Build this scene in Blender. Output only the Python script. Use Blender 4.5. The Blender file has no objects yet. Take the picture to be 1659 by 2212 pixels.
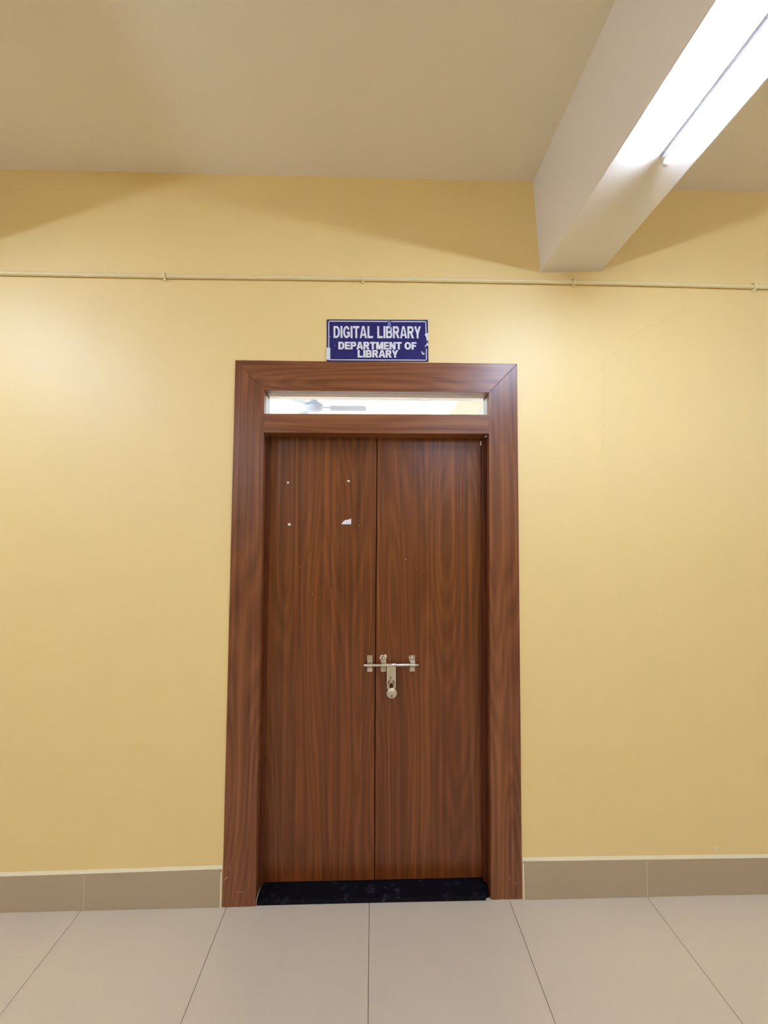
import bpy, bmesh, math, random
from mathutils import Vector, Matrix
random.seed(7)
PI = math.pi
scene = bpy.context.scene

# ------------------------------------------------------------------ camera
FOC = 870.0
YAW, PITCH = 0.026543, 0.053399
cd = bpy.data.cameras.new('camera'); cam = bpy.data.objects.new('camera', cd)
scene.collection.objects.link(cam); scene.camera = cam
cd.sensor_fit = 'HORIZONTAL'; cd.sensor_width = 36.0; cd.lens = 36.0 * FOC / 1659.0
cd.clip_start = 0.02; cd.clip_end = 60
cam.location = (0.01468, -1.80077, 1.56790)
cam.rotation_euler = (PI/2 + PITCH, 0, -YAW)

# ------------------------------------------------------------------ world, light levels, exposure
w = bpy.data.worlds.new('world'); scene.world = w; w.use_nodes = True
w.node_tree.nodes['Background'].inputs['Color'].default_value = (0.9, 0.95, 1.0, 1)
w.node_tree.nodes['Background'].inputs['Strength'].default_value = 0.3
HALL_LAMP = 64.0            # emission strength of the hall's LED battens
WALL_FILL = 36.0            # two unseen battens added as fill on the wall behind the camera
LIBRARY_FILL = 350.0         # emission strength of the unseen battens added to brighten the library
LAMP_COL = (0.64, 0.81, 1.13)
scene.view_settings.view_transform = 'Standard'
scene.view_settings.look = 'None'
scene.view_settings.gamma = 1.0
scene.view_settings.use_curve_mapping = False
scene.view_settings.exposure = 2.29

# ------------------------------------------------------------------ helpers
COL = scene.collection

class MB:
    """collects shapes into one bmesh"""
    def __init__(s): s.bm = bmesh.new()
    def box(s, x0, x1, y0, y1, z0, z1):
        return s.hexa([(x0,y0,z0),(x1,y0,z0),(x1,y1,z0),(x0,y1,z0),(x0,y0,z1),(x1,y0,z1),(x1,y1,z1),(x0,y1,z1)])
    def hexa(s, p):
        v = [s.bm.verts.new(q) for q in p]
        for f in ((3,2,1,0),(4,5,6,7),(0,1,5,4),(1,2,6,5),(2,3,7,6),(3,0,4,7)):
            s.bm.faces.new([v[i] for i in f])
        return s
    def prism_xz(s, pts, y0, y1):
        """polygon in the x,z plane (counter-clockwise seen from -y), y0 = front"""
        a = [s.bm.verts.new((x, y0, z)) for x, z in pts]
        b = [s.bm.verts.new((x, y1, z)) for x, z in pts]
        s.bm.faces.new(a); s.bm.faces.new(b[::-1])
        n = len(pts)
        for i in range(n):
            j = (i+1) % n
            s.bm.faces.new((a[i], b[i], b[j], a[j]))
        return s
    def tube(s, path, r, n=12, caps=True):
        path = [Vector(p) for p in path]
        rings = []
        N = len(path)
        rr = r if isinstance(r, (list, tuple)) else [r]*N
        up = None
        for i, p in enumerate(path):
            t = (path[min(i+1, N-1)] - path[max(i-1, 0)]).normalized()
            if up is None:
                up = Vector((0,0,1)) if abs(t.z) < .9 else Vector((0,1,0))
            a = t.cross(up).normalized(); b = a.cross(t).normalized(); up = b
            rings.append([s.bm.verts.new(p + rr[i]*(math.cos(2*PI*k/n)*a + math.sin(2*PI*k/n)*b)) for k in range(n)])
        for A, B in zip(rings, rings[1:]):
            for k in range(n):
                f = s.bm.faces.new((A[k], A[(k+1) % n], B[(k+1) % n], B[k])); f.smooth = True
        if caps:
            s.bm.faces.new(rings[0][::-1]); s.bm.faces.new(rings[-1])
        return s
    def lathe(s, prof, centre, axis='Y', n=32):
        """prof = [(radius, offset along axis)]"""
        c = Vector(centre); rings = []
        for r, h in prof:
            ring = []
            for k in range(n):
                u, v = max(r, 1e-5)*math.cos(2*PI*k/n), max(r, 1e-5)*math.sin(2*PI*k/n)
                ring.append(s.bm.verts.new(c + (Vector((u, h, v)) if axis == 'Y' else Vector((u, v, h)))))
            rings.append(ring)
        for A, B in zip(rings, rings[1:]):
            for k in range(n):
                f = s.bm.faces.new((A[k], A[(k+1) % n], B[(k+1) % n], B[k])); f.smooth = True
        s.bm.faces.new(rings[0]); s.bm.faces.new(rings[-1][::-1])
        return s

def new(name, mb, mat, parent=None, origin=None, bevel=0.0, seg=2, smooth=False):
    bm = mb.bm
    bmesh.ops.recalc_face_normals(bm, faces=bm.faces)
    if bevel:
        bmesh.ops.bevel(bm, geom=[e for e in bm.edges if e.calc_face_angle(0) > .6], offset=bevel, segments=seg, profile=.6, affect='EDGES', clamp_overlap=True)
    me = bpy.data.meshes.new(name)
    if origin is not None:
        bmesh.ops.translate(bm, verts=bm.verts, vec=-Vector(origin))
    bm.to_mesh(me); bm.free()
    me.materials.append(mat)
    o = bpy.data.objects.new(name, me); COL.objects.link(o)
    if smooth:
        for p in me.polygons: p.use_smooth = True
    if parent is not None:
        o.parent = parent
        if origin is not None: o.location = Vector(origin) - world_of(parent)
        else: o.location = -world_of(parent)
    elif origin is not None: o.location = origin
    return o

def world_of(o):
    v = Vector(o.location)
    while o.parent: o = o.parent; v += Vector(o.location)
    return v

def empty(name, loc):
    o = bpy.data.objects.new(name, None); COL.objects.link(o); o.location = loc
    o.empty_display_size = .05
    return o

def tag(o, label, cat, group=None):
    o['label'] = label; o['category'] = cat
    if group: o['group'] = group
    return o

def struct(o, label=None):
    o['kind'] = 'structure'
    if label: o['label'] = label
    return o

def srgb(r, g, b):
    f = lambda c: (c/255/12.92) if c/255 <= .04045 else ((c/255+.055)/1.055)**2.4
    return (f(r), f(g), f(b), 1)

# ------------------------------------------------------------------ materials
def base_mat(name):
    m = bpy.data.materials.new(name); m.use_nodes = True
    nt = m.node_tree
    return m, nt, nt.nodes, nt.links, nt.nodes['Principled BSDF']

def mottled(name, c1, c2, scale=3, rough=.5, spec=.5, bump=0.0, bscale=60, metallic=0, bdist=.002):
    m, nt, N, L, P = base_mat(name)
    tc = N.new('ShaderNodeTexCoord')
    no = N.new('ShaderNodeTexNoise'); no.inputs['Scale'].default_value = scale; no.inputs['Detail'].default_value = 3
    L.new(tc.outputs['Object'], no.inputs['Vector'])
    mx = N.new('ShaderNodeMix'); mx.data_type = 'RGBA'
    mx.inputs['A'].default_value = c1; mx.inputs['B'].default_value = c2
    L.new(no.outputs['Fac'], mx.inputs['Factor']); L.new(mx.outputs['Result'], P.inputs['Base Color'])
    P.inputs['Roughness'].default_value = rough; P.inputs['Specular IOR Level'].default_value = spec
    P.inputs['Metallic'].default_value = metallic
    if bump:
        n2 = N.new('ShaderNodeTexNoise'); n2.inputs['Scale'].default_value = bscale; n2.inputs['Detail'].default_value = 4
        L.new(tc.outputs['Object'], n2.inputs['Vector'])
        b = N.new('ShaderNodeBump'); b.inputs['Strength'].default_value = bump; b.inputs['Distance'].default_value = bdist
        L.new(n2.outputs['Fac'], b.inputs['Height']); L.new(b.outputs['Normal'], P.inputs['Normal'])
    return m

def wood(name, horizontal=False, seed=0.0, dark=(72, 35, 14), mid=(108, 60, 30), light=(134, 80, 42), rough=.30):
    """walnut laminate: contour lines of a stretched noise make the cathedral figure, finer noise the streaks"""
    m, nt, N, L, P = base_mat(name)
    tc = N.new('ShaderNodeTexCoord')
    def mapped(sx, sz, off):
        mp = N.new('ShaderNodeMapping')
        mp.inputs['Scale'].default_value = (sz, 1, sx) if horizontal else (sx, 1, sz)
        mp.inputs['Location'].default_value = (off, 0, off*1.7)
        L.new(tc.outputs['Object'], mp.inputs['Vector']); return mp.outputs['Vector']
    def noise(vec, scale, detail, rough_=.5):
        n = N.new('ShaderNodeTexNoise'); n.noise_dimensions = '3D'
        n.inputs['Scale'].default_value = scale; n.inputs['Detail'].default_value = detail; n.inputs['Roughness'].default_value = rough_
        L.new(vec, n.inputs['Vector']); return n.outputs['Fac']
    def math_(op, a, b=None):
        n = N.new('ShaderNodeMath'); n.operation = op
        for i, q in enumerate((a, b)):
            if q is None: continue
            if isinstance(q, (int, float)): n.inputs[i].default_value = q
            else: L.new(q, n.inputs[i])
        return n.outputs[0]
    big = noise(mapped(6.0, .62, seed), 1.0, 1.0, .35)
    rings = math_('MULTIPLY', big, 17.0)
    fr = math_('FRACT', rings)
    tri = math_('ABSOLUTE', math_('SUBTRACT', fr, .5))           # 0..0.5
    fig = math_('MULTIPLY', tri, 2.0)
    streak = noise(mapped(48, .45, seed+3), 1.0, 3, .6)
    fine = noise(mapped(260, 3, seed+5), 1.0, 2, .5)
    broad = noise(mapped(5, .3, seed+9), 1.0, 2, .5)
    s = math_('ADD', math_('MULTIPLY', fig, .15), math_('MULTIPLY', streak, .84))
    s = math_('ADD', s, math_('MULTIPLY', fine, .18))
    s = math_('ADD', s, math_('MULTIPLY', broad, .40))
    ramp = N.new('ShaderNodeValToRGB')
    el = ramp.color_ramp.elements
    el[0].position = .54; el[0].color = srgb(*dark)
    el[1].position = .96; el[1].color = srgb(*light)
    e = el.new(.76); e.color = srgb(*mid)
    L.new(s, ramp.inputs['Fac'])
    L.new(ramp.outputs['Color'], P.inputs['Base Color'])
    P.inputs['Roughness'].default_value = rough
    P.inputs['Specular IOR Level'].default_value = .5
    b = N.new('ShaderNodeBump'); b.inputs['Strength'].default_value = .12; b.inputs['Distance'].default_value = .0006
    L.new(s, b.inputs['Height']); L.new(b.outputs['Normal'], P.inputs['Normal'])
    return m

M = {}
M['wall'] = mottled('yellow satin wall paint', (.90, .660, .262, 1), (.92, .685, .282, 1), 1.3, .54, .9, .10, 9, bdist=.004)
M['cream'] = mottled('cream wall paint', (.92, .82, .58, 1), (.94, .84, .60, 1), 1.3, .5)
for k_, v_ in (('Coat Weight', .55), ('Coat Roughness', .58), ('Coat IOR', 1.6)): M['wall'].node_tree.nodes['Principled BSDF'].inputs[k_].default_value = v_
M['ceil'] = mottled('ceiling distemper', (.90, .80, .63, 1), (.92, .82, .65, 1), 1.1, .8, .2, .12, 7, bdist=.004)
M['beam'] = mottled('white beam paint', (.88, .80, .70, 1), (.90, .82, .72, 1), 1.5, .6, .3, .12, 8, bdist=.004)
M['tile'] = mottled('vitrified floor tile', (.68, .57, .43, 1), (.72, .605, .455, 1), 2.2, .30, .5)
M['grout'] = mottled('floor grout', srgb(140, 126, 98), srgb(152, 138, 110), 30, .9)
M['skirt'] = mottled('skirting tile', (.46, .355, .225, 1), (.49, .38, .245, 1), 3, .35, .5)
M['lip'] = mottled('cream plaster lip', (.90, .78, .52, 1), (.93, .81, .56, 1), 20, .6, .4, .2, 60)
M['conduit'] = mottled('painted conduit', (.84, .69, .36, 1), (.87, .72, .39, 1), 8, .45)
M['clip'] = mottled('painted clip', (.88, .74, .42, 1), (.90, .76, .46, 1), 8, .45)
M['wood_v'] = wood('walnut laminate frame', False, 2.3, (88, 44, 20), (124, 70, 38), (148, 92, 54), .34)
M['wood_v2'] = wood('walnut laminate frame right', False, 6.1, (88, 44, 20), (124, 70, 38), (148, 92, 54), .34)
M['wood_h'] = wood('walnut laminate header', True, 4.4, (88, 44, 20), (124, 70, 38), (148, 92, 54), .34)
M['leaf_l'] = wood('walnut laminate left leaf', False, 11.2, (84, 39, 11), (112, 57, 22), (136, 77, 34))
M['leaf_r'] = wood('walnut laminate right leaf', False, 14.9, (84, 39, 11), (112, 57, 22), (136, 77, 34))
M['jamb'] = wood('dark jamb laminate', False, 8.8, (70, 28, 8), (96, 42, 14), (116, 56, 22), .4)
M['soffit'] = mottled('pale laminate soffit', srgb(190, 146, 106), srgb(198, 154, 114), 12, .4)
M['lining'] = mottled('glossy white laminate', (.86, .86, .88, 1), (.88, .88, .90, 1), 5, .12, .8)
M['white'] = mottled('white paint', (.85, .85, .84, 1), (.88, .88, .87, 1), 5, .4)
M['black'] = mottled('black rubber gap', (.01, .008, .007, 1), (.015, .012, .01, 1), 10, .8, .1)
M['steel'] = mottled('brushed steel', (.62, .58, .50, 1), (.70, .66, .58, 1), 90, .30, .5, metallic=1)
M['ring'] = mottled('dark steel screw shadow', (.16, .13, .09, 1), (.20, .16, .11, 1), 60, .35, .5, metallic=1)
M['chrome'] = mottled('polished steel', (.78, .75, .70, 1), (.82, .79, .74, 1), 40, .14, .5, metallic=1)
M['slot'] = mottled('dark slot', (.03, .02, .012, 1), (.04, .025, .015, 1), 40, .7, .1)
M['paper'] = mottled('white paper', (.86, .84, .88, 1), (.90, .88, .90, 1), 40, .7)
M['blue'] = mottled('navy sign vinyl', srgb(30, 28, 100), srgb(36, 34, 112), 6, .28, .5)
M['letter'] = mottled('white sign vinyl', (.80, .79, .86, 1), (.84, .83, .88, 1), 20, .35)
M['tape'] = mottled('pale blue tape', srgb(120, 130, 190), srgb(140, 150, 205), 30, .3)
M['strip'] = mottled('white batten strip', (.78, .78, .80, 1), (.80, .80, .82, 1), 10, .4)
M['plastic'] = mottled('lavender grey batten plastic', (.20, .19, .26, 1), (.22, .21, .28, 1), 10, .4)
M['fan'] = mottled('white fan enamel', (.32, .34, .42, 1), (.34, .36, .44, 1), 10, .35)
M['libwall'] = mottled('library wall paint', (.88, .86, .80, 1), (.90, .88, .82, 1), 2, .5)

def granite():
    m, nt, N, L, P = base_mat('black granite')
    tc = N.new('ShaderNodeTexCoord')
    n = N.new('ShaderNodeTexNoise'); n.inputs['Scale'].default_value = 26; n.inputs['Detail'].default_value = 4
    L.new(tc.outputs['Object'], n.inputs['Vector'])
    r = N.new('ShaderNodeValToRGB'); r.color_ramp.elements[0].position = .58; r.color_ramp.elements[0].color = (.004, .004, .007, 1)
    r.color_ramp.elements[1].position = .80; r.color_ramp.elements[1].color = (.05, .04, .055, 1)
    L.new(n.outputs['Fac'], r.inputs['Fac']); L.new(r.outputs['Color'], P.inputs['Base Color'])
    P.inputs['Roughness'].default_value = .55; P.inputs['Specular IOR Level'].default_value = .12
    return m
M['granite'] = granite()

def glass():
    m, nt, N, L, P = base_mat('thin pane glass'); N.remove(P)
    t = N.new('ShaderNodeBsdfTransparent'); g = N.new('ShaderNodeBsdfGlossy'); g.inputs['Roughness'].default_value = .02
    t.inputs['Color'].default_value = (.95, .97, .97, 1)
    f = N.new('ShaderNodeFresnel'); f.inputs['IOR'].default_value = 1.45
    mx = N.new('ShaderNodeMixShader')
    L.new(f.outputs[0], mx.inputs[0]); L.new(t.outputs[0], mx.inputs[1]); L.new(g.outputs[0], mx.inputs[2])
    L.new(mx.outputs[0], N['Material Output'].inputs['Surface'])
    return m
M['glass'] = glass()

def lamp_mat(name, strength, col):
    m, nt, N, L, P = base_mat(name); N.remove(P)
    e = N.new('ShaderNodeEmission'); e.inputs['Color'].default_value = (*col, 1); e.inputs['Strength'].default_value = strength
    # LED tube: the lower half is the lit diffuser, the upper half the opaque back (in the lamp's own axes)
    tc = N.new('ShaderNodeTexCoord'); sx = N.new('ShaderNodeSeparateXYZ'); L.new(tc.outputs['Normal'], sx.inputs[0])
    mr = N.new('ShaderNodeMapRange'); mr.inputs['From Min'].default_value = .30; mr.inputs['From Max'].default_value = -.15
    mr.inputs['To Min'].default_value = .02*strength; mr.inputs['To Max'].default_value = strength
    L.new(sx.outputs['Z'], mr.inputs['Value']); L.new(mr.outputs[0], e.inputs['Strength'])
    L.new(e.outputs[0], N['Material Output'].inputs['Surface'])
    return m
M['glow'] = lamp_mat('lit diffuser hall', HALL_LAMP, LAMP_COL)
M['fill_lib'] = lamp_mat('added library fill', LIBRARY_FILL, (.74, .87, 1.05))
M['fill_wall'] = lamp_mat('added wall fill', WALL_FILL, LAMP_COL)

# ------------------------------------------------------------------ structure
XL, XR = -6.0, 7.6          # ends of the hall
YB = -4.60                  # wall behind the camera
YF = 6.0                    # far wall of the library
WT = 0.125                  # thickness of the door wall
ZC_L, ZC_R = 3.231, 3.208   # slab undersides left and right of the beam
# opening in the wall behind the door frame
OX0, OX1, OZ = -0.56, 0.61, 2.29

mb = MB()
mb.box(XL, OX0, 0, WT, 0, 3.3); mb.box(OX1, XR, 0, WT, 0, 3.3); mb.box(OX0, OX1, 0, WT, OZ, 3.3)
wall_back = struct(new('wall_back', mb, M['wall']), 'pale yellow painted wall around the double door')
struct(new('wall_front', MB().box(XL, XR, YB-.15, YB, 0, 3.3), M['wall']))
struct(new('wall_left', MB().box(XL-.15, XL, YB-.15, YF+.15, 0, 3.3), M['wall']))
struct(new('wall_right', MB().box(XR, XR+.15, YB-.15, YF+.15, 0, 3.3), M['wall']))
struct(new('wall_library', MB().box(XL, XR, YF, YF+.15, 0, 3.3), M['libwall']))
# library face of the door wall gets its own pale skin
mb = MB(); mb.box(XL, OX0, WT, WT+.012, 0, 3.3); mb.box(OX1, XR, WT, WT+.012, 0, 3.3); mb.box(OX0, OX1, WT, WT+.012, OZ, 3.3)
new('library_plaster', mb, M['libwall'], wall_back)

mb = MB(); mb.box(XL-.15, 0.93, YB-.15, .05, ZC_L, 3.4); mb.box(0.93, XR+.15, YB-.15, .05, ZC_R, 3.4)
struct(new('ceiling_library', MB().box(XL-.15, XR+.15, .05, YF+.15, ZC_L, 3.4), M['white']))
struct(new('ceiling', mb, M['ceil']), 'off-white ceiling slab')

def beam(dx):
    p = []
    for z, xa, xb in ((2.786, .7925, 1.081), (3.3, .765, 1.10)):
        for x, y in ((xa, YB-.1), (xb, YB-.1), (xb, YF+.1), (xa, YF+.1)):
            p.append((x+dx, y, z + (.012 if (z < 3 and x == xb) else 0)))
    o = new('ceiling_beam', MB().hexa(p), M['beam'], bevel=.004, seg=2)
    return struct(o)
BEAMS = (0.0, -3.03, 3.38)
for dx in BEAMS: beam(dx)

# floor: grout bed + tiles
floor = struct(new('floor', MB().box(XL-.15, XR+.15, YB-.15, YF+.15, -.12, -.009), M['grout']), 'beige vitrified tile floor')
tm = MB().box(.0009, .5991, .0009, .5991, -.009, 0)
first = new('floor_tile', tm, M['tile'], floor, bevel=.0008, seg=1)
first_used = False
def put_tile(x, y, sx=1, sy=1):
    global first_used
    o = first if not first_used else first.copy()
    if first_used: COL.objects.link(o)
    first_used = True
    o.location = (x, y, random.uniform(-.0002, .0002)); o.scale = (sx, sy, 1)
for j in range(8):
    for i in range(-10, 13):
        y = -.6*(j+1)
        sy = 1
        if y < YB: sy = (y+.6-YB)/.6; y = YB
        put_tile(i*.6, y, 1, sy)
# library floor: only lit, never seen
new('library_tiling', MB().box(XL, XR, .13, YF, -.009, -.001), M['tile'], floor)

# skirting tiles
SK = -.006
bb = struct(empty('baseboard_back', (0, 0, 0)), 'brown-beige tile skirting along the yellow wall')
def skirt(x0, x1, z0, z1, g=.0012):
    mb = MB().hexa([(x0+g, SK, 0), (x1-g, SK, 0), (x1-g, .004, 0), (x0+g, .004, 0),
                    (x0+g, SK, z0), (x1-g, SK, z1), (x1-g, .004, z1), (x0+g, .004, z0)])
    new('skirting_tile', mb, M['skirt'], bb, bevel=.0008, seg=1)
skirt(-1.191, -.6275, .1465, .1535); skirt(-1.791, -1.191, .1410, .1465)
skirt(.6640, 1.203, .1585, .1545); skirt(1.203, 1.803, .1545, .1505)
for k in range(6):
    skirt(-1.791-.6*(k+1), -1.791-.6*k, .141, .141)
    skirt(1.803+.6*k, 1.803+.6*(k+1), .1505, .1505)
mb = MB()
mb.box(XL, XR, -.0035, .001, .0, .14)
new('joint_filler', MB().box(-5.4, -.622, -.0045, .001, 0, .1395), M['lip'], bb)
new('joint_filler', MB().box(.6595, 5.4, -.0045, .001, 0, .1495), M['lip'], bb)
mb.bm.free()
# cream plaster lip with a sloped top above the skirting
def lip(xs, zs, hh):
    mb = MB()
    for (x0, z0, h0), (x1, z1, h1) in zip(list(zip(xs, zs, hh)), list(zip(xs, zs, hh))[1:]):
        mb.hexa([(x0, SK+.0005, z0), (x1, SK+.0005, z1), (x1, .002, z1), (x0, .002, z0),
                 (x0, -.001, z0+h0), (x1, -.001, z1+h1), (x1, .002, z1+h1), (x0, .002, z0+h0)])
    return mb
for nm, xs, zs in (('trim_1', (-5.4, -1.79, -1.19, -.62), (.1405, .1413, .1468, .1540)), ('trim_2', (.660, 1.203, 1.75, 5.4), (.159, .1548, .151, .1508))):
    struct(new(nm, lip(xs, zs, (.012, .0125, .012, .012)), M['lip']), 'thin cream plaster edge above the skirting tiles ' + ('left' if nm == 'trim_1' else 'right') + ' of the door')
# side and back skirtings of the hall
struct(new('baseboard_front', MB().box(XL, XR, YB, YB+.01, 0, .15), M['skirt'], bevel=.001, seg=1))

# hairline crack and paint blister on the wall
crk = [(1.4838, 2.6493), (1.452, 2.612), (1.4216, 2.5924), (1.345, 2.551), (1.2645, 2.5234), (1.20, 2.474), (1.1402, 2.4112), (1.11, 2.39), (1.0797, 2.3622),
       (1.081, 2.30), (1.0803, 2.2354), (1.075, 2.19), (1.0764, 2.1051), (1.072, 2.04), (1.0562, 1.933)]
mb = MB()
for (xa, za), (xb, zb) in zip(crk, crk[1:]):
    mx_, mz_ = (xa+xb)/2+random.uniform(-.006, .006), (za+zb)/2+random.uniform(-.006, .006)
    mb.tube([(xa, 0, za), (mx_, 0, mz_), (xb-(xb-mx_)*.15, 0, zb-(zb-mz_)*.15)], [.0002, .0006, .0003], 5)
new('hairline_crack', mb, mottled('crack', (.70, .53, .22, 1), (.74, .56, .24, 1), 40, .8), wall_back)
mb = MB()
mb.prism_xz([(1.508, .196), (1.517, .189), (1.516, .180), (1.5215, .180), (1.521, .192), (1.529, .198), (1.524, .2), (1.518, .195), (1.512, .2)], -.002, .001)
new('paint_blister', mb, M['lip'], wall_back)

# ------------------------------------------------------------------ door
AP = -.006                                  # face of the architrave
door = struct(empty('door_1', (0.03, 0, 0)), 'dark walnut laminate double door with transom')
o = new('architrave', MB().prism_xz([(-.618, 0), (-.479, 0), (-.4765, 2.2115), (-.609, 2.3495)], AP, .03), M['wood_v'], door, bevel=.0012, seg=1)
o = new('architrave', MB().prism_xz([(.5205, 0), (.6545, 0), (.6745, 2.347), (.5417, 2.2115)], AP, .03), M['wood_v2'], door, bevel=.0012, seg=1)
o['label'] = 'right upright with greyish sheen near its top'
new('architrave', MB().prism_xz([(-.4765, 2.2115), (.5417, 2.2115), (.6745, 2.347), (-.609, 2.3495)], AP, .03), M['wood_h'], door, bevel=.0012, seg=1)
# thin inner frame edge showing along the left upright
new('inner_bead', MB().prism_xz([(-.5030, 2.02), (-.4995, 2.02), (-.4975, 2.236), (-.5010, 2.238)], AP-.001, 0), M['wood_v'], door)
new('inner_bead', MB().prism_xz([(-.4995, 2.2340), (.30, 2.2350), (.30, 2.2368), (-.4995, 2.2365)], AP-.001, 0), M['wood_h'], door)
# transom bar
new('transom_bar', MB().prism_xz([(-.4767, 2.0195), (.5400, 2.0205), (.5412, 2.1090), (-.4760, 2.1055)], AP+.0006, .085), M['wood_h'], door, bevel=.001, seg=1)
# jambs of the door opening
JB = .122
new('jamb', MB().hexa([(-.56, .03, 0), (-.479, .03, 0), (-.479, JB, 0), (-.56, JB, 0), (-.56, .03, 2.02), (-.4767, .03, 2.02), (-.4767, JB, 2.02), (-.56, JB, 2.02)]), M['jamb'], door)
new('jamb', MB().hexa([(.5205, .03, 0), (.61, .03, 0), (.61, JB, 0), (.5205, JB, 0), (.5403, .03, 2.02), (.61, .03, 2.02), (.61, JB, 2.02), (.5403, JB, 2.02)]), M['jamb'], door)
# door stops beside the leaves (a rebate step)
new('door_stop', MB().box(-.480, -.4695, .062, .085, .022, 2.019), M['jamb'], door, bevel=.001, seg=1)
new('door_stop', MB().hexa([(.5075, .062, .022), (.5215, .062, .022), (.5215, .085, .022), (.5075, .085, .022), (.5270, .062, 2.019), (.5410, .062, 2.019), (.5410, .085, 2.019), (.5270, .085, 2.019)]), M['jamb'], door, bevel=.001, seg=1)
# transom: side linings, corner blocks, soffit, pane
TD = .085
for x0, x1 in ((-.56, -.4762), (.5412, .61)):
    new('transom_lining', MB().box(x0, x1, .03, TD, 2.06, 2.200), M['lining'], door)
    new('corner_block', MB().box(x0, x1, .03, TD, 2.200, 2.2112), M['jamb'], door)
new('transom_soffit', MB().box(-.56, .61, .03, TD, 2.2114, 2.26), M['soffit'], door)
new('glass_pane', MB().box(-.4762, .5412, TD-.010, TD-.005, 2.1095, 2.2112), M['glass'], door)
# what closes the wall above and beside the frame on the library side
new('frame_back', MB().box(-.56, .61, TD, WT, 2.214, 2.29), M['white'], door)

# leaves
LY = .085
gapx = [(.0225, .0215), (.0240, .83), (.0295, 1.57), (.0322, 2.030)]
gl = .0018
left = [(-.4765, .0215)] + [(x-gl, z) for x, z in gapx] + [(-.4765, 2.030)]
right = [(x+gl, z) for x, z in gapx][::-1]
right = right[::-1] + [(.5385, 2.030), (.5185, .0215)]
ll = new('door_leaf', MB().prism_xz(left, LY, LY+.034), M['leaf_l'], door, bevel=.0012, seg=1)
rl = new('door_leaf', MB().prism_xz(right, LY, LY+.034), M['leaf_r'], door, bevel=.0012, seg=1)
new('rebate_strip', MB().prism_xz([(.012, .0215), (.034, .0215), (.0442, 2.03), (.022, 2.03)], LY+.030, LY+.0355), M['black'], door)
# small tower bolt trace at the top right of the opening
new('hinge', MB().box(.5215, .5262, .074, .086, 1.985, 2.006), M['steel'], door, bevel=.001)

# sliding bolt on the leaves
RY, RZ = LY-.020, .9705
bolt = new('sliding_bolt', MB().tube([(-.0290, RY, RZ), (-.0265, RY, RZ), (.2205, RY, RZ-.001), (.2225, RY, RZ-.001)], [.0048, .0067, .0067, .0048], 20), M['steel'], door)
def bracket(xc, zt, zb, mat='steel', tilt=0):
    mb = MB(); hw = .0118; t = .0022; y = LY
    mb.box(xc-hw, xc+hw, y-t, y, RZ+.012, zt)
    mb.box(xc-hw, xc+hw, y-t, y, zb, RZ-.012)
    # staple arching over the rod
    pts = []
    for k in range(9):
        a = PI*k/8
        pts.append((-math.sin(a)*.0105, math.cos(a)*.0105))
    prof_o = [(y-t, RZ+.0125)] + [(RY+dy*1.0, RZ+dz) for dy, dz in pts] + [(y-t, RZ-.0125)]
    prof_i = [(y, RZ+.0105)] + [(RY+dy*.80, RZ+dz*.80) for dy, dz in pts] + [(y, RZ-.0105)]
    bmm = mb.bm
    for side in ((xc-hw, xc+hw),):
        A = [[bmm.verts.new((x, yy, zz)) for yy, zz in prof] for x in side for prof in (prof_o, prof_i)]
        ao, ai, bo, bi = A
        for i in range(len(ao)-1):
            bmm.faces.new((ao[i], ao[i+1], bo[i+1], bo[i]))
            bmm.faces.new((ai[i], bi[i], bi[i+1], ai[i+1]))
            bmm.faces.new((ao[i], ai[i], ai[i+1], ao[i+1]))
            bmm.faces.new((bo[i], bo[i+1], bi[i+1], bi[i]))
    o = new('bolt_bracket', mb, M[mat], bolt, origin=(xc, LY, RZ), bevel=.0004, seg=1)
    o.rotation_euler = (0, tilt, 0)
    new('screw_shadow_ring', MB().lathe([(.0, -.0025), (.0078, -.0025), (.0078, 0)], (xc, LY, RZ+.0262), n=20), M['ring'], bolt)  # dark disc that paints the shadow round the screw head
    s = new('screw', MB().lathe([(.0, -.0052), (.0032, -.0050), (.0056, -.0036), (.0062, -.0022), (.0062, 0)], (xc, LY, RZ+.0265), n=20), M['chrome'], bolt)
    if zb < .945:
        new('screw', MB().lathe([(.0, -.0050), (.0030, -.0046), (.0050, -.0034), (.0054, -.0020), (.0054, 0)], (xc, LY, RZ-.0245), n=20), M['steel'], bolt)
bracket(-.0004, 1.0085, .9345)
bracket(.0622, 1.0095, .9350)
bracket(.1952, 1.0075, .9345)
# spare bent washer plates behind two brackets
new('backing_plate', MB().prism_xz([(.0440, .992), (.0545, .9905), (.0545, 1.003), (.058, 1.0125), (.050, 1.010), (.0455, 1.003)], LY-.002, LY), M['chrome'], bolt, bevel=.0004)
new('backing_plate', MB().prism_xz([(.0660, 1.006), (.0740, .990), (.0775, 1.004), (.0745, 1.0125), (.068, 1.0145)], LY-.0026, LY), M['chrome'], bolt, bevel=.0004)
new('backing_plate', MB().prism_xz([(.1795, .991), (.186, .990), (.186, 1.006), (.181, 1.003)], LY-.002, LY), M['chrome'], bolt, bevel=.0004)
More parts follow.
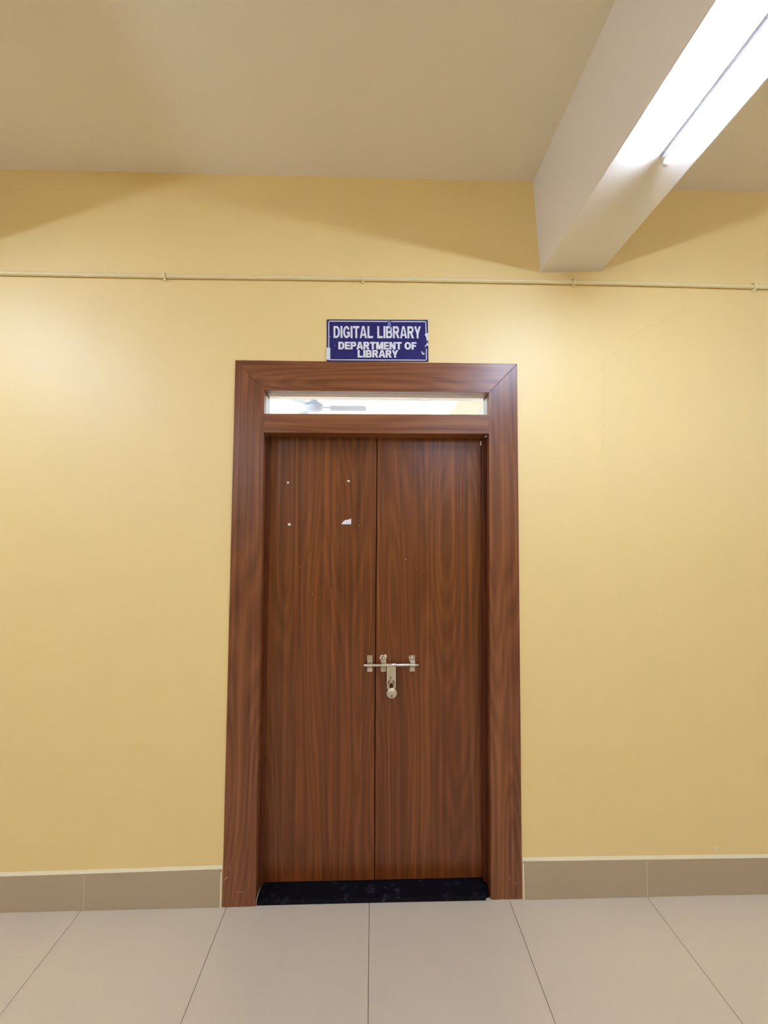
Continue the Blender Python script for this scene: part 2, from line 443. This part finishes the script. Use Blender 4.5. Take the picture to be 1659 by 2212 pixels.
# hasp: collar round the rod and the hanging slotted plate
mb = MB().tube([(.0765, RY, RZ), (.1185, RY, RZ)], .0084, 24)
new('collar', mb, M['steel'], bolt, bevel=.0006, seg=1)
hy = RY-.0065
mb = MB()
xa, xb, zt, zb = .0775, .1165, RZ+.001, .8660
sx0, sx1, sz0, sz1 = .0938, .0968, .886, .922
xm = lambda z: (xa+.0008*(zt-z)/.1, xb-.0008*(zt-z)/.1)
sz0 = .9015
mb.box(xa, xb, hy, hy+.0022, sz1, zt); mb.box(xa, sx0, hy, hy+.0022, sz0, sz1); mb.box(sx1, xb, hy, hy+.0022, sz0, sz1); mb.box(xa, .0822, hy, hy+.0022, zb, sz0); mb.box(.1122, xb, hy, hy+.0022, zb, sz0)
new('hasp_plate', mb, M['steel'], bolt)
new('hasp_rim', MB().box(xa-.0006, xa+.0035, hy-.0012, hy, zb, zt-.008), M['chrome'], bolt, bevel=.0005)
new('hasp_rim', MB().box(xb-.0035, xb+.0006, hy-.0012, hy, zb, zt-.008), M['chrome'], bolt, bevel=.0005)
new('hasp_emboss', MB().prism_xz([(.0845, .957), (.0845, .936), (.0965, .929), (.1095, .936), (.1095, .957)], hy-.0009, hy), M['steel'], bolt, bevel=.0005)
# staple eye that comes through the slot
stp = []
for k in range(13):
    a = PI*k/12
    stp.append((.0953, hy+.002-math.sin(a)*.013, .9005+math.cos(a)*.008))
new('staple_eye', MB().tube(stp, .0022, 10), M['steel'], bolt)

# padlock
pk = Vector((.0985, hy-.0085, .8525))
lock = tag(empty('padlock', pk + Vector((0, 0, -.0245))), 'small round silver padlock hanging from the door bolt', 'padlock')
R_ = .0238
new('lock_body', MB().lathe([(0, -.0075), (R_-.0030, -.0075), (R_-.0014, -.0068), (R_, -.0050), (R_, .0050), (R_-.0016, .0070), (0, .0075)], pk, n=48), M['chrome'], lock)
new('face_plate', MB().lathe([(0, -.0083), (R_-.0048, -.0083), (R_-.0040, -.0074), (R_-.0040, -.0070)], pk, n=48), mottled('satin lock face', (.60, .57, .48, 1), (.64, .61, .52, 1), 60, .38, .5, metallic=1), lock)
sh = []
cx, cz = pk.x-.0015, pk.z
for k in range(5): sh.append((cx-.0112, pk.y-.001, cz+.016+.005*k))
for k in range(1, 10):
    a = PI - PI*k/10
    sh.append((cx+.0108*math.cos(a), pk.y, cz+.036+.0125*math.sin(a)))
for k in range(5): sh.append((cx+.0108, pk.y, cz+.036-.005*k))
new('shackle', MB().tube(sh, .0026, 12), M['chrome'], lock)
new('keyhole', MB().prism_xz([(pk.x-.0008, .8355), (pk.x+.0018, .8355), (pk.x+.0016, .842), (pk.x+.0025, .8445), (pk.x+.0005, .8465), (pk.x-.0015, .8445), (pk.x-.0006, .842)], pk.y-.0090, pk.y-.0082), M['slot'], lock)

# threshold slab
new_thr = new('threshold', MB().hexa([(-.4785, .0, -.004), (.500, -.004, -.004), (.5205, .034, -.004), (-.4785, .034, -.004),
                                      (-.4785, .001, .018), (.4985, -.002, .018), (.5205, .034, .018), (-.4785, .034, .018)]), M['granite'])
bm = MB().box(-.56, .61, .034, WT+.012, -.06, .018)
new('threshold_inner', bm, M['granite'], new_thr)
new_thr.name = 'trim_3'; struct(new_thr, 'black granite door threshold with cement smudges')
# cement and paint smears at its ends
M['cement'] = mottled('cement smear', srgb(150, 138, 122), srgb(176, 164, 146), 60, .9)
new('cement_smear', MB().hexa([(-.4790, -.002, .0), (-.4755, -.002, .0), (-.4765, .080, .017), (-.4790, .080, .017), (-.4790, -.002, .0215), (-.4755, -.002, .0205), (-.4770, .080, .0195), (-.4790, .080, .0200)]), M['cement'], new_thr)
mb = MB()
prof = [(.499, -.010), (.520, -.0095), (.6, -.0085), (.66, -.0085), (.66, -.0045), (.523, -.005), (.518, .006), (.506, .004), (.494, .012), (.497, .002)]
a = [mb.bm.verts.new((x, y, .0005)) for x, y in prof]; b = [mb.bm.verts.new((x, y, .0042)) for x, y in prof]
mb.bm.faces.new(a[::-1]); mb.bm.faces.new(b)
for i in range(len(prof)):
    j = (i+1) % len(prof); mb.bm.faces.new((a[i], a[j], b[j], b[i]))
new('cement_smear', mb, mottled('paint smear', srgb(205, 190, 162), srgb(220, 205, 176), 60, .9), new_thr)
def blot(x, y, r, n=9, z=.018):
    mb = MB(); pts = []
    for k in range(n):
        rr = r*random.uniform(.45, 1.1)
        pts.append((x+rr*1.3*math.cos(2*PI*k/n), y+rr*math.sin(2*PI*k/n)))
    a = [mb.bm.verts.new((p, q, z-.001)) for p, q in pts]; b = [mb.bm.verts.new((p, q, z+.0004)) for p, q in pts]
    mb.bm.faces.new(a[::-1]); mb.bm.faces.new(b)
    for i in range(n):
        j = (i+1) % n; mb.bm.faces.new((a[i], a[j], b[j], b[i]))
    return mb
M['smudge'] = mottled('grey smudge', srgb(34, 28, 38), srgb(52, 44, 54), 80, .8, .2)
for x, y, r in ((-.455, .085, .008), (-.462, .04, .006), (-.28, .10, .012), (.07, .05, .007), (.12, .035, .013), (.10, .06, .007), (-.10, .02, .009), (-.06, .055, .005), (.005, .06, .007)):
    new('smudge', blot(x, y, r), M['smudge'], new_thr)

# scuffs on the foot of the architrave
M['scuff'] = mottled('pale scuff', srgb(150, 120, 100), srgb(170, 140, 118), 80, .6)
for pts in ([(-.614, .108), (-.596, .117), (-.594, .121), (-.600, .122), (-.614, .113)], [(-.590, .045), (-.588, .045), (-.5885, .052), (-.5905, .051)],
            [(-.555, .058), (-.530, .061), (-.530, .063), (-.555, .061)], [(-.592, .145), (-.590, .145), (-.590, .168), (-.592, .166)],
            [(.600, .085), (.602, .085), (.602, .105), (.600, .103)], [(.626, .066), (.631, .067), (.630, .073), (.626, .072)]):
    new('scuff', MB().prism_xz(pts, AP-.0004, AP+.0004), M['scuff'], door)

# paper scraps and specks on the leaves
def scrap(label, pts, grp=None):
    cx = sum(p[0] for p in pts)/len(pts); cz = sum(p[1] for p in pts)/len(pts)
    o = new('paper_scrap', MB().prism_xz(pts, LY-.0007, LY), M['paper'], origin=(cx, LY, cz))
    tag(o, label, 'paper scrap', 'torn paper scraps left on the left door leaf')
scrap('tiny white triangular paper scrap, upper left one on the left door leaf', [(-.3885, 1.7990), (-.3762, 1.8065), (-.3885, 1.8120)])
scrap('tiny white heart-shaped paper scrap, upper right one on the left door leaf', [(-.1015, 1.8080), (-.0950, 1.8155), (-.0965, 1.8190), (-.1015, 1.8170), (-.1075, 1.8195), (-.1085, 1.8150)])
scrap('small round white paper scrap, lower left one on the left door leaf', [(-.3815, 1.6055), (-.3740, 1.6040), (-.3670, 1.6090), (-.3715, 1.6140), (-.3775, 1.6170), (-.3835, 1.6125)])
scrap('largest torn paper scrap, a white wedge left on the left door leaf', [(-.1345, 1.6110), (-.0890, 1.6110), (-.0885, 1.6375), (-.100, 1.6335), (-.118, 1.6300), (-.128, 1.6220)])
for leaf, x, z, r in ((rl, .1674, 1.4481, .0017), (rl, .2149, 1.4072, .0013), (ll, -.0511, 1.6057, .0011), (ll, -.3255, 1.412, .001), (ll, -.2658, 1.2893, .0012), (ll, -.1827, 1.3038, .0009), (ll, -.1335, 1.630, .0012)):
    new('pin_hole', MB().lathe([(0, -.0006), (r, -.0005), (r, 0)], (x, LY, z), n=10), M['paper'], leaf)

# ------------------------------------------------------------------ sign
SB = Vector((.0334, 0, 2.3500))
sign = tag(empty('door_sign', SB), 'navy blue DIGITAL LIBRARY sign board above the door', 'sign')
sc = [(-.1975, 2.3500), (.2658, 2.3535), (.2640, 2.5495), (-.1990, 2.5450)]
new('board', MB().prism_xz(sc, -.0040, 0), M['blue'], sign, bevel=.0004, seg=1)
def bil(u, v):
    a, b, c, d = sc
    return (a[0]*(1-u)*(1-v)+b[0]*u*(1-v)+c[0]*u*v+d[0]*(1-u)*v, a[1]*(1-u)*(1-v)+b[1]*u*(1-v)+c[1]*u*v+d[1]*(1-u)*v)
mb = MB(); FY = -.0040
def strip(u0, v0, u1, v1): mb.prism_xz([bil(u0, v0), bil(u1, v0), bil(u1, v1), bil(u0, v1)], FY-.0005, FY)
strip(.016, .022, .984, .042); strip(.016, .945, .600, .968); strip(.635, .945, .984, .968)
strip(.016, .30, .024, .968); strip(.976, .022, .984, .30); strip(.976, .62, .984, .968)
new('border_line', mb, M['letter'], sign)

def glyph(ch, t, b):
    """bold grotesque capital as quads in a box of height 1; t = stem width, b = bar thickness; returns (width, quads)"""
    W = {'I': t, 'L': 1.0, 'T': 1.12, 'E': 1.02, 'F': .96, 'D': 1.16, 'O': 1.28, 'G': 1.24, 'P': 1.08, 'R': 1.16, 'B': 1.14, 'A': 1.28, 'Y': 1.22, 'M': 1.38, 'N': 1.16}[ch]
    w = W if ch == 'I' else W*(t*1.55 + .30)
    rect = lambda x0, y0, x1, y1: [(x0, y0), (x1, y0), (x1, y1), (x0, y1)]
    def bowl(x, y0, y1, xr, n=10):
        ym, ry = (y0+y1)/2, (y1-y0)/2; rx = min(xr-x, ry*.75); xs = xr-rx
        o = [(x, y1)] + [(xs+rx*math.sin(PI*k/n), ym+ry*math.cos(PI*k/n)) for k in range(n+1)] + [(x, y0)]
        i = [(x, y1-b)] + [(xs-t*.08+(rx-t*.92)*math.sin(PI*k/n), ym+(ry-b)*math.cos(PI*k/n)) for k in range(n+1)] + [(x, y0+b)]
        return [[o[k], i[k], i[k+1], o[k+1]] for k in range(len(o)-1)]
    def ring(a0, a1, n=20):
        cx_, rx = w/2, w/2
        pt = lambda a, rx_, ry_: (cx_+rx_*math.cos(a), .5+ry_*math.sin(a))
        q = []
        for k in range(n):
            p, r_ = a0+(a1-a0)*k/n, a0+(a1-a0)*(k+1)/n
            q.append([pt(p, rx, .51), pt(r_, rx, .51), pt(r_, rx-t, .51-b), pt(p, rx-t, .51-b)])
        return q
    if ch == 'I': q = [rect(0, 0, t, 1)]
    elif ch == 'L': q = [rect(0, 0, t, 1), rect(t, 0, w, b)]
    elif ch == 'T': q = [rect(0, 1-b, w, 1), rect(w/2-t/2, 0, w/2+t/2, 1-b)]
    elif ch == 'E': q = [rect(0, 0, t, 1), rect(t, 0, w, b), rect(t, .5-b*.45, w*.93, .5+b*.5), rect(t, 1-b, w*.98, 1)]
    elif ch == 'F': q = [rect(0, 0, t, 1), rect(t, .48-b*.5, w*.90, .48+b*.5), rect(t, 1-b, w, 1)]
    elif ch == 'D': q = [rect(0, 0, t, 1)] + bowl(t, 0, 1, w)
    elif ch == 'O': q = ring(0, 2*PI, 28)
    elif ch == 'G': q = ring(math.radians(28), math.radians(318)) + [rect(w-t*1.0, .12, w-.01, .50), rect(w*.55, .50-b*.9, w-.01, .52)]
    elif ch == 'P': q = [rect(0, 0, t, 1)] + bowl(t, .38, 1, w)
    elif ch == 'R': q = [rect(0, 0, t, 1)] + bowl(t, .42, 1, w*.96) + [[(w*.40, .46), (w-t*1.08, 0), (w+.02, 0), (w*.40+t*.95, .50)]]
    elif ch == 'B': q = [rect(0, 0, t, 1)] + bowl(t, .5-b*.5, 1, w*.95) + bowl(t, 0, .5+b*.5, w)
    elif ch == 'A': q = [[(0, 0), (t*1.02, 0), (w/2+t*.12, 1), (w/2-t*.62, 1)], [(w-t*1.02, 0), (w, 0), (w/2+t*.62, 1), (w/2-t*.12, 1)], rect(w*.25, .20, w*.75, .20+b*.85)]
    elif ch == 'Y': q = [rect(w/2-t/2, 0, w/2+t/2, .42), [(w/2-t*.5, .36), (w/2+t*.5, .40), (t*1.08, 1), (0, 1)], [(w/2-t*.5, .40), (w/2+t*.5, .36), (w, 1), (w-t*1.08, 1)]]
    elif ch == 'M': q = [rect(0, 0, t*.92, 1), rect(w-t*.92, 0, w, 1), [(0, 1), (w/2-t*.45, 0), (w/2+t*.40, 0), (t*1.2, 1)], [(w-t*1.2, 1), (w/2-t*.40, 0), (w/2+t*.45, 0), (w, 1)]]
    elif ch == 'N': q = [rect(0, 0, t*.95, 1), rect(w-t*.95, 0, w, 1), [(0, 1), (w-t*1.1, 0), (w, 0), (t*1.1, 1)]]
    return w, q

def lettering(txt, px0, px1, pz0, pz1, t, b, gap, space):
    x = 0; quads = []
    for k, ch in enumerate(txt):
        if ch == ' ': x += space; continue
        w, q = glyph(ch, t, b)
        if k and txt[k-1] + ch in ('TA', 'LY', 'RY', 'PA', 'AR'): x -= .03
        quads += [[(x+px, py) for px, py in poly] for poly in q]
        x += w + gap
    tot = x - gap
    mb = MB()
    for k, poly in enumerate(quads):
        pts = [bil(px0+px/tot*(px1-px0), pz0+py*(pz1-pz0)) for px, py in poly]
        ar = sum(pts[i][0]*pts[(i+1) % 4][1]-pts[(i+1) % 4][0]*pts[i][1] for i in range(4))
        if ar < 0: pts = pts[::-1]
        mb.prism_xz(pts, FY-.0006-.00002*(k % 5), FY)
    return new('lettering', mb, M['letter'], sign)
lettering('DIGITAL LIBRARY', .0655, .929, .553, .840, .215, .175, .072, .42)
lettering('DEPARTMENT OF', .113, .884, .283, .462, .30, .215, .06, .34)
lettering('LIBRARY', .302, .702, .090, .268, .30, .215, .06, .3)
# wear: sticker, chips, tape
def patch(name, pts, mat, y=FY-.0005):
    new(name, MB().prism_xz([bil(*p) for p in pts], y, FY+.0001), M[mat], sign)
patch('white_sticker', [(-.006, .035), (.033, .035), (.034, .318), (-.004, .320)], 'letter', FY-.0012)
patch('chipped_patch', [(.986, .500), (1.001, .495), (1.001, .690), (.985, .670), (.965, .640), (.975, .610), (.982, .570)], 'letter', FY-.0009)
patch('chipped_patch', [(.966, .325), (.975, .365), (.990, .385), (1.001, .370), (1.001, .395), (.992, .45), (.988, .475), (.985, .41), (.970, .385)], 'letter')
patch('chipped_patch', [(.934, .195), (.945, .165), (.958, .165), (.964, .195), (.955, .205), (.945, .200), (.938, .245), (.931, .240)], 'letter')
patch('tape_scrap', [(.600, .860), (.634, .850), (.622, .985), (.608, .985)], 'tape', FY-.0010)
patch('tape_scrap', [(.617, .735), (.632, .74), (.632, .850), (.619, .845)], 'tape', FY-.0011)
for u, v in ((.033, .585), (.079, .37)):
    q = bil(u, v); new('speck', MB().lathe([(0, -.0006), (.0017, -.0005), (.0017, 0)], (q[0], FY, q[1]), n=10), M['letter'], sign)

# ------------------------------------------------------------------ conduit
cp = [(-5.9, 2.7335), (-3.0, 2.7335), (-1.6577, 2.7326), (-.932, 2.7312), (-.45, 2.7335), (-.0321, 2.7347), (.45, 2.7352), (.9462, 2.7348), (1.4, 2.7320), (1.8714, 2.7268), (3.0, 2.722), (7.5, 2.72)]
cond = tag(new('wall_conduit', MB().tube([(x, -.0100, z+.0008) for x, z in cp], .0096, 16), M['conduit'], origin=(0, 0, 2.733)), 'thin yellow painted conduit running across the wall above the door', 'conduit')
def czat(x):
    for (xa, za), (xb, zb) in zip(cp, cp[1:]):
        if xa <= x <= xb: return za+(zb-za)*(x-xa)/(xb-xa)
for x, tl in ((-1.86, .0), (-.9302, .05), (-.032, .0), (.9445, .35), (1.8032, .5)):
    z = czat(x); mb = MB(); hw = .0042
    ro, ri = .0140, .0112
    bmm = mb.bm; prev = None
    for k in range(13):
        a = -PI/2 - PI*k/12 if False else PI/2 + PI*k/12
        ring = []
        for xx in (-hw, hw):
            for r in (ri, ro):
                ring.append(bmm.verts.new((xx - math.sin(a)*tl*.016, -.0115+math.cos(a)*r, math.sin(a)*r)))
        if prev:
            p = prev
            bmm.faces.new((p[0], p[1], ring[1], ring[0])); bmm.faces.new((p[2], ring[2], ring[3], p[3]))
            bmm.faces.new((p[1], p[3], ring[3], ring[1])); bmm.faces.new((p[0], ring[0], ring[2], p[2]))
        else: bmm.faces.new((ring[0], ring[2], ring[3], ring[1]))
        prev = ring
    bmm.faces.new((prev[0], prev[1], prev[3], prev[2]))
    mb.box(-hw - tl*.016 - .001, hw - tl*.016, -.0125, 0.0, .0125, .0165)
    mb.box(-hw + tl*.016 - .002, hw + tl*.016, -.0130, 0.0, -.0185, -.0125)
    o = new('conduit_clip', mb, M['clip'], cond); o.location = Vector((x, 0, z)) - world_of(cond)
    o.rotation_euler = (0, tl*.9, 0)

# ------------------------------------------------------------------ LED battens
def batten(x, y0, y1, z, glow, label, group):
    """slim housing strip on the surface above, LED tube held below it by two end holders"""
    root = tag(empty('tube_light', (x, (y0+y1)/2, z)), label, 'tube light', group)
    new('housing', MB().box(x-.0105, x+.0105, y0, y1, z-.009, z), M['strip'], root, bevel=.0008)
    for sx_ in (-1, 1):
        new('edge_seal', MB().box(x+sx_*.0105-.0014, x+sx_*.0105+.0014, y0, y1, z-.0095, z-.0050), M['plastic'], root)
    new('tube', MB().tube([(x, y0+.012, z-.033), (x, y1-.012, z-.033)], .0100, 20), glow, root)
    for ya, yb in ((y0, y0+.012), (y1-.012, y1)):
        new('end_cap', MB().tube([(x, ya, z-.033), (x, yb, z-.033)], [.0095, .0104] if ya == y0 else [.0104, .0095], 20), M['white'], root)
    for yc in (y0+.05, y1-.05):
        new('tube_clip', MB().box(x-.004, x+.004, yc-.006, yc+.006, z-.026, z-.009), M['white'], root, bevel=.001, seg=1)
    return root
batten(.955, -1.485, -.585, 2.7925, M['glow'], 'lit white LED tube light under the ceiling beam on the right', 'tube lights under the hall beams')
batten(-2.075, -1.485, -.585, 2.7925, M['glow'], 'lit white LED tube light under the hall beam left of the picture', 'tube lights under the hall beams')
batten(.955, -4.25, -3.05, 2.7925, M['glow'], 'added unseen fill tube light on the right beam, behind the camera', 'tube lights under the hall beams')  # added out of view for more even frontal light
batten(-2.075, -4.25, -3.05, 2.7925, M['glow'], 'added unseen fill tube light on the left beam, behind the camera', 'tube lights under the hall beams')  # its left partner, likewise added as unseen fill
batten(4.335, -1.485, -.585, 2.7925, M['glow'], 'lit white LED tube light under the farthest hall beam on the right', 'tube lights under the hall beams')
batten(-2.075, .55, 1.75, 2.7925, M['fill_lib'], 'added unseen tube light on the left library beam, the one nearest the door wall', 'added tube lights inside the library')  # library tubes are added out of view to brighten the room behind the transom
batten(-2.075, 2.3, 3.5, 2.7925, M['fill_lib'], 'added unseen tube light on the left library beam, the one farthest from the door wall', 'added tube lights inside the library')
batten(.955, 3.3, 4.5, 2.7925, M['fill_lib'], 'added unseen tube light on the right library beam, deep in the library', 'added tube lights inside the library')

# unseen battens added high behind the camera to fill the upper wall and ceiling
for k, (x, wh) in enumerate(((-3.3, 'left'), (3.4, 'right'))):
    b = batten(x, YB-.6, YB+.6, 2.62, M['fill_wall'], 'added fill light high on the wall behind the camera, the %s one of two' % wh, 'added fill lights on the wall behind the camera')
    b.location = (x, YB, 2.62)
    b.rotation_euler = Matrix(((0, 1, 0), (0, 0, -1), (-1, 0, 0))).to_euler()

# ------------------------------------------------------------------ ceiling fan in the library
FX, FYY, FZ = -.620, 2.4, 2.905
fan = tag(empty('ceiling_fan', (FX, FYY, ZC_L)), 'white three-blade ceiling fan seen through the glass above the door', 'ceiling fan')
new('down_rod', MB().tube([(FX, FYY, ZC_L), (FX, FYY, FZ+.02)], .012, 12), M['fan'], fan)
new('ceiling_canopy', MB().lathe([(.05, 0), (.045, -.05), (.015, -.07)], (FX, FYY, ZC_L), axis='Z', n=24), M['fan'], fan)
new('rod_cover', MB().lathe([(.022, .16), (.030, .12), (.048, .05), (.055, .03)], (FX, FYY, FZ), axis='Z', n=24), M['fan'], fan)
new('motor_housing', MB().lathe([(.05, .040), (.088, .030), (.108, .008), (.108, -.018), (.085, -.038), (.03, -.046), (.0, -.046)], (FX, FYY, FZ), axis='Z', n=32), M['fan'], fan)
def blade():
    mb = MB(); a = []; b = []
    out = [(.175, -.048), (.52, -.060), (.545, -.052), (.557, -.03), (.557, .04), (.548, .05), (.175, .054)]
    for x, y in out:
        z = -.010 - y*.17
        a.append(mb.bm.verts.new((x, y, z))); b.append(mb.bm.verts.new((x, y, z-.004)))
    mb.bm.faces.new(a); mb.bm.faces.new(b[::-1])
    for i in range(len(out)):
        j = (i+1) % len(out); mb.bm.faces.new((a[i], b[i], b[j], a[j]))
    return mb
bl = new('blade', blade(), M['fan'], fan)
br = new('blade_arm', MB().box(.09, .20, -.014, .014, -.012, -.006), M['fan'], bl)
for i, ang in enumerate((2, 122, 242)):
    o = bl if i == 0 else bl.copy()
    if i:
        COL.objects.link(o); c = br.copy(); COL.objects.link(c); c.parent = o
    o.location = (0, 0, FZ-ZC_L); o.rotation_euler = (0, 0, math.radians(ang))
br.location = (0, 0, 0)
for c in bl.children: c.location = (0, 0, 0)
for o in COL.objects:
    if o.name.startswith('blade_arm'): o.location = (0, 0, 0)
